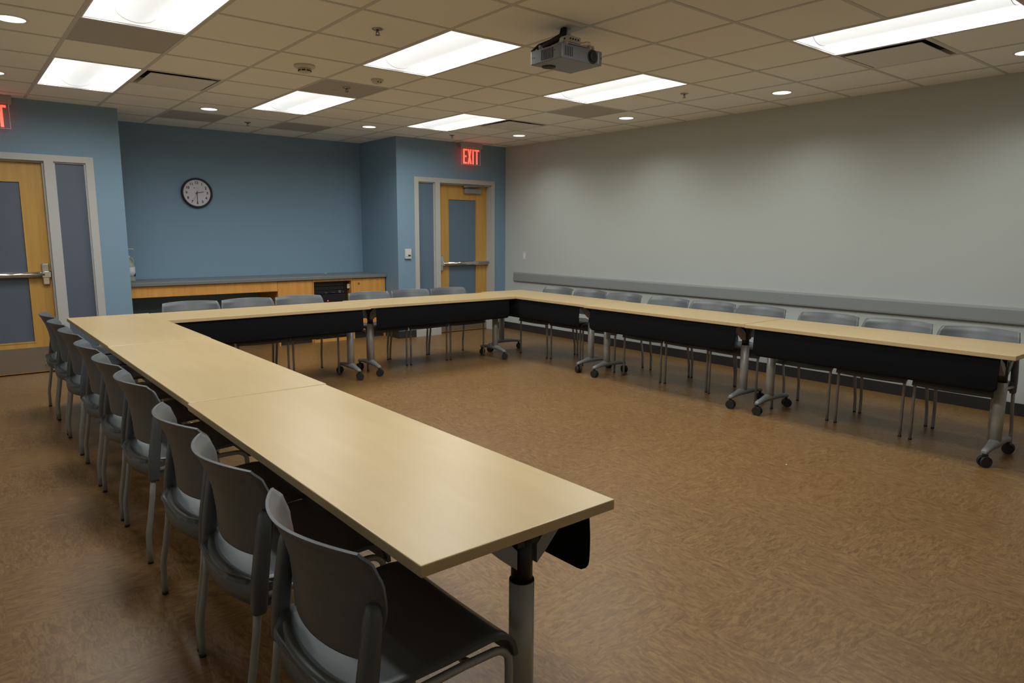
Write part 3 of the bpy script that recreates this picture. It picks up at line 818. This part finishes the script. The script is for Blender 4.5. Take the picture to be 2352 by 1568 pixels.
# ---------------------------------------------------------------- chairs
def make_chair():
    r = thing('stacking_chair')
    # seat: dished shell with a rolled front, local +Y front
    grid = []
    prof = [(-.238, .430), (-.225, .430), (-.205, .430), (-.17, .430), (-.12, .434), (-.05, .439), (.03, .446), (.10, .452), (.15, .456), (.185, .452), (.207, .441), (.219, .424), (.225, .405), (.227, .388)]
    for (y, z) in prof:
        t_ = (y+.205)/.43; hw = .222+.026*min(1, t_*2)
        hw = min(hw, {-.238: .13, -.225: .165, -.205: .195, -.17: .216}.get(y, 9))
        row = []
        for j in range(15):
            u = -1+2*j/14
            dish = .012*(u*u)*(1-max(0, t_-.5)*1.2)
            row.append(Vector((u*hw, y, z+dish*(1 if y > -.2 else 1.2))))
        grid.append(row)
    bm = B(); sheet(bm, grid, grid_normals(grid), .012)
    obj('seat', bm, 'seat', r)
    # backrest: waisted, concave panel flaring back at the top
    def interp(tb, v):
        for (a, p), (b_, q_) in zip(tb, tb[1:]):
            if v <= b_: f = (v-a)/(b_-a); f = f*f*(3-2*f)*.5+f*.5; return p+(q_-p)*f
        return tb[-1][1]
    yc_ = [(.48, -.196), (.56, -.200), (.64, -.209), (.70, -.224), (.75, -.244), (.79, -.265)]
    ef = [(.48, .048), (.56, .058), (.64, .076), (.70, .084), (.75, .086), (.79, .076)]
    hw_ = [(.48, .214), (.50, .218), (.56, .232), (.63, .252), (.675, .258), (.71, .2565), (.74, .252), (.77, .245), (.79, .238)]
    grid = []
    zs = [.502, .507, .513, .522, .53, .545, .56, .58, .60, .62, .64, .655, .67, .685, .70, .715, .73, .743, .755, .765, .775, .783, .789]
    for z in zs:
        row = []
        for j in range(25):
            u = -1+2*j/24; w_ = interp(hw_, z)
            zz = z
            if z > .75: zz = z-.006*abs(u)**2.5*(z-.75)/.039
            if z < .53: zz = z+.016*abs(u)**4*(.53-z)/.028
            row.append(Vector((u*w_, interp(yc_, z)+interp(ef, z)*abs(u)**1.9, zz)))
        grid.append(row)
    bm = B(); sheet(bm, grid, grid_normals(grid), .007)
    obj('backrest', bm, 'pl', r)
    # moulded back frame: curved rear band between two uprights
    bm = B(); secs = []
    for j in range(19):
        u = -1+2*j/18; x = u*.243; k = 1-abs(u)**2.4
        yo = -.182-.058*k; yi = yo+.040
        zt, zb = .449-.004*k, .380+.004*k
        secs.append([Vector((x, yo, zb)), Vector((x, yo-.004, (zb+zt)/2)), Vector((x, yo+.006, zt-.006)), Vector((x, yo+.014, zt)), Vector((x, yi, zt-.002)), Vector((x, yi-.008, zb))])
    loft(bm, secs, True)
    for s in (-1, 1):
        rings = []
        for z, yy, xw, yw, xc in ((.365, -.186, .016, .019, .238), (.375, -.186, .019, .022, .238), (.46, -.180, .021, .023, .239), (.52, -.172, .021, .022, .239), (.58, -.164, .021, .020, .238), (.63, -.158, .021, .018, .237), (.652, -.156, .017, .014, .236), (.662, -.154, .009, .007, .235)):
            rings.append([Vector((s*xc+xw*math.copysign(abs(math.cos(a))**.6, math.cos(a)), yy+yw*math.copysign(abs(math.sin(a))**.6, math.sin(a)), z)) for a in [2*PI*k/12 for k in range(12)]])
        loft(bm, rings, True)
    obj('back_frame', bm, 'pl', r)
    for s in (-1, 1):
        # front leg with side rail in one bent tube
        pts = [(s*.235, .213, .004), (s*.235, .213, .36)]
        for k in range(1, 7):
            a = k/6*PI/2; pts.append((s*.235, .213-.05*(1-math.cos(a)), .375+.045*math.sin(a)))
        pts += [(s*.234, .08, .420), (s*.236, -.06, .416), (s*.240, -.17, .412)]
        bm = B(); tube(bm, pts, .0105, 12)
        lg = obj('front_leg', bm, 'tube', r)
        bm = B(); cyl(bm, (s*.235, .213, 0), .012, .012, 12); obj('foot_cap', bm, 'rub', lg)
        pts = [(s*.239, -.188, .40), (s*.240, -.198, .30), (s*.242, -.213, .20), (s*.243, -.222, .15), (s*.244, -.226, .12), (s*.245, -.226, .06), (s*.246, -.226, .004)]
        bm = B(); tube(bm, pts, [.0115]*7, 12)
        lg = obj('rear_leg', bm, 'tube', r)
        bm = B(); cyl(bm, (s*.246, -.226, 0), .012, .012, 12); obj('foot_cap', bm, 'rub', lg)
    # cross tube below the seat
    bm = B(); tube(bm, [(-.235, .10, .418), (-.2, .10, .408), (.2, .10, .408), (.235, .10, .418)], .009, 10); obj('cross_tube', bm, 'tube', r)
    return r
ch = make_chair()
ordn = ['nearest', 'second nearest', 'third nearest', 'fourth nearest', 'middle', 'fourth farthest', 'third farthest', 'second farthest', 'farthest']
ordn_l = ['first', 'second', 'third', 'fourth', 'fifth', 'sixth', 'seventh', 'eighth', 'ninth']
chairs = []
for k, (y, dx, a) in enumerate([(-1.70, -.02, 0), (-1.065, -.02, .0), (-.535, -.015, .0), (.276, 0, 0), (.862, 0, .0), (1.472, 0, -.01), (2.178, 0, .01), (2.765, 0, 0), (3.320, 0, 0)]):
    chairs.append((-2.385+dx, y, -PI/2+a, 'gray plastic chair on the outer side of the left table row, %s from the camera' % ordn_l[k], 'chairs along the left table row'))
for k, x in enumerate([-1.440, -.920, -.400, .395, .918, 1.440]):
    chairs.append((x, 3.525, PI, 'gray plastic chair behind the back table row, %s from the left' % ordn_l[k], 'chairs along the back table row'))
for k, (x, y) in enumerate([(2.350, 2.940), (2.365, 2.415), (2.355, 1.895), (2.325, 1.268), (2.335, .748), (2.305, .228), (2.255, -.424), (2.245, -.964), (2.222, -1.512)]):
    chairs.append((x, y, PI/2, 'gray plastic chair between the right table row and gray wall, %s from the far end' % ordn_l[k], 'chairs along the gray wall'))
for n, (x, y, rz, lb, g_) in enumerate(chairs):
    o = ch if n == 0 else copy_tree(ch)
    o.location = (x, y, 0); o.rotation_euler = (0, 0, rz)
    tag(o, lb, 'chair', g_)

# ---------------------------------------------------------------- world, camera, colour
w = bpy.data.worlds.new('World'); S.world = w; w.use_nodes = True
w.node_tree.nodes['Background'].inputs[0].default_value = (.0, .0, .0, 1)
cam = bpy.data.cameras.new('camera'); co = bpy.data.objects.new('camera', cam); COL.objects.link(co)
cam.sensor_width = 36.; cam.lens = 1590.95/2352*36; cam.clip_start = .05
yaw, pitch, roll = .6862, -.1547, .0051
f = Vector((math.sin(yaw)*math.cos(pitch), math.cos(yaw)*math.cos(pitch), math.sin(pitch)))
rt = Vector((math.cos(yaw), -math.sin(yaw), 0)); up = rt.cross(f)
r_ = rt*math.cos(roll)+up*math.sin(roll); u_ = up*math.cos(roll)-rt*math.sin(roll)
mt = Matrix((r_, u_, -f)).transposed().to_4x4(); mt.translation = Vector((-3.194, -3.165, 1.431))
co.matrix_world = mt
S.camera = co
S.view_settings.view_transform = 'Standard'; S.view_settings.look = 'None'
S.view_settings.exposure = 0.; S.view_settings.gamma = 1.
S.view_settings.use_curve_mapping = False
S.cycles.use_denoising = True; S.cycles.use_adaptive_sampling = True; S.cycles.adaptive_threshold = .015
S.cycles.max_bounces = 8; S.cycles.diffuse_bounces = 5
S.cycles.sample_clamp_indirect = 6.
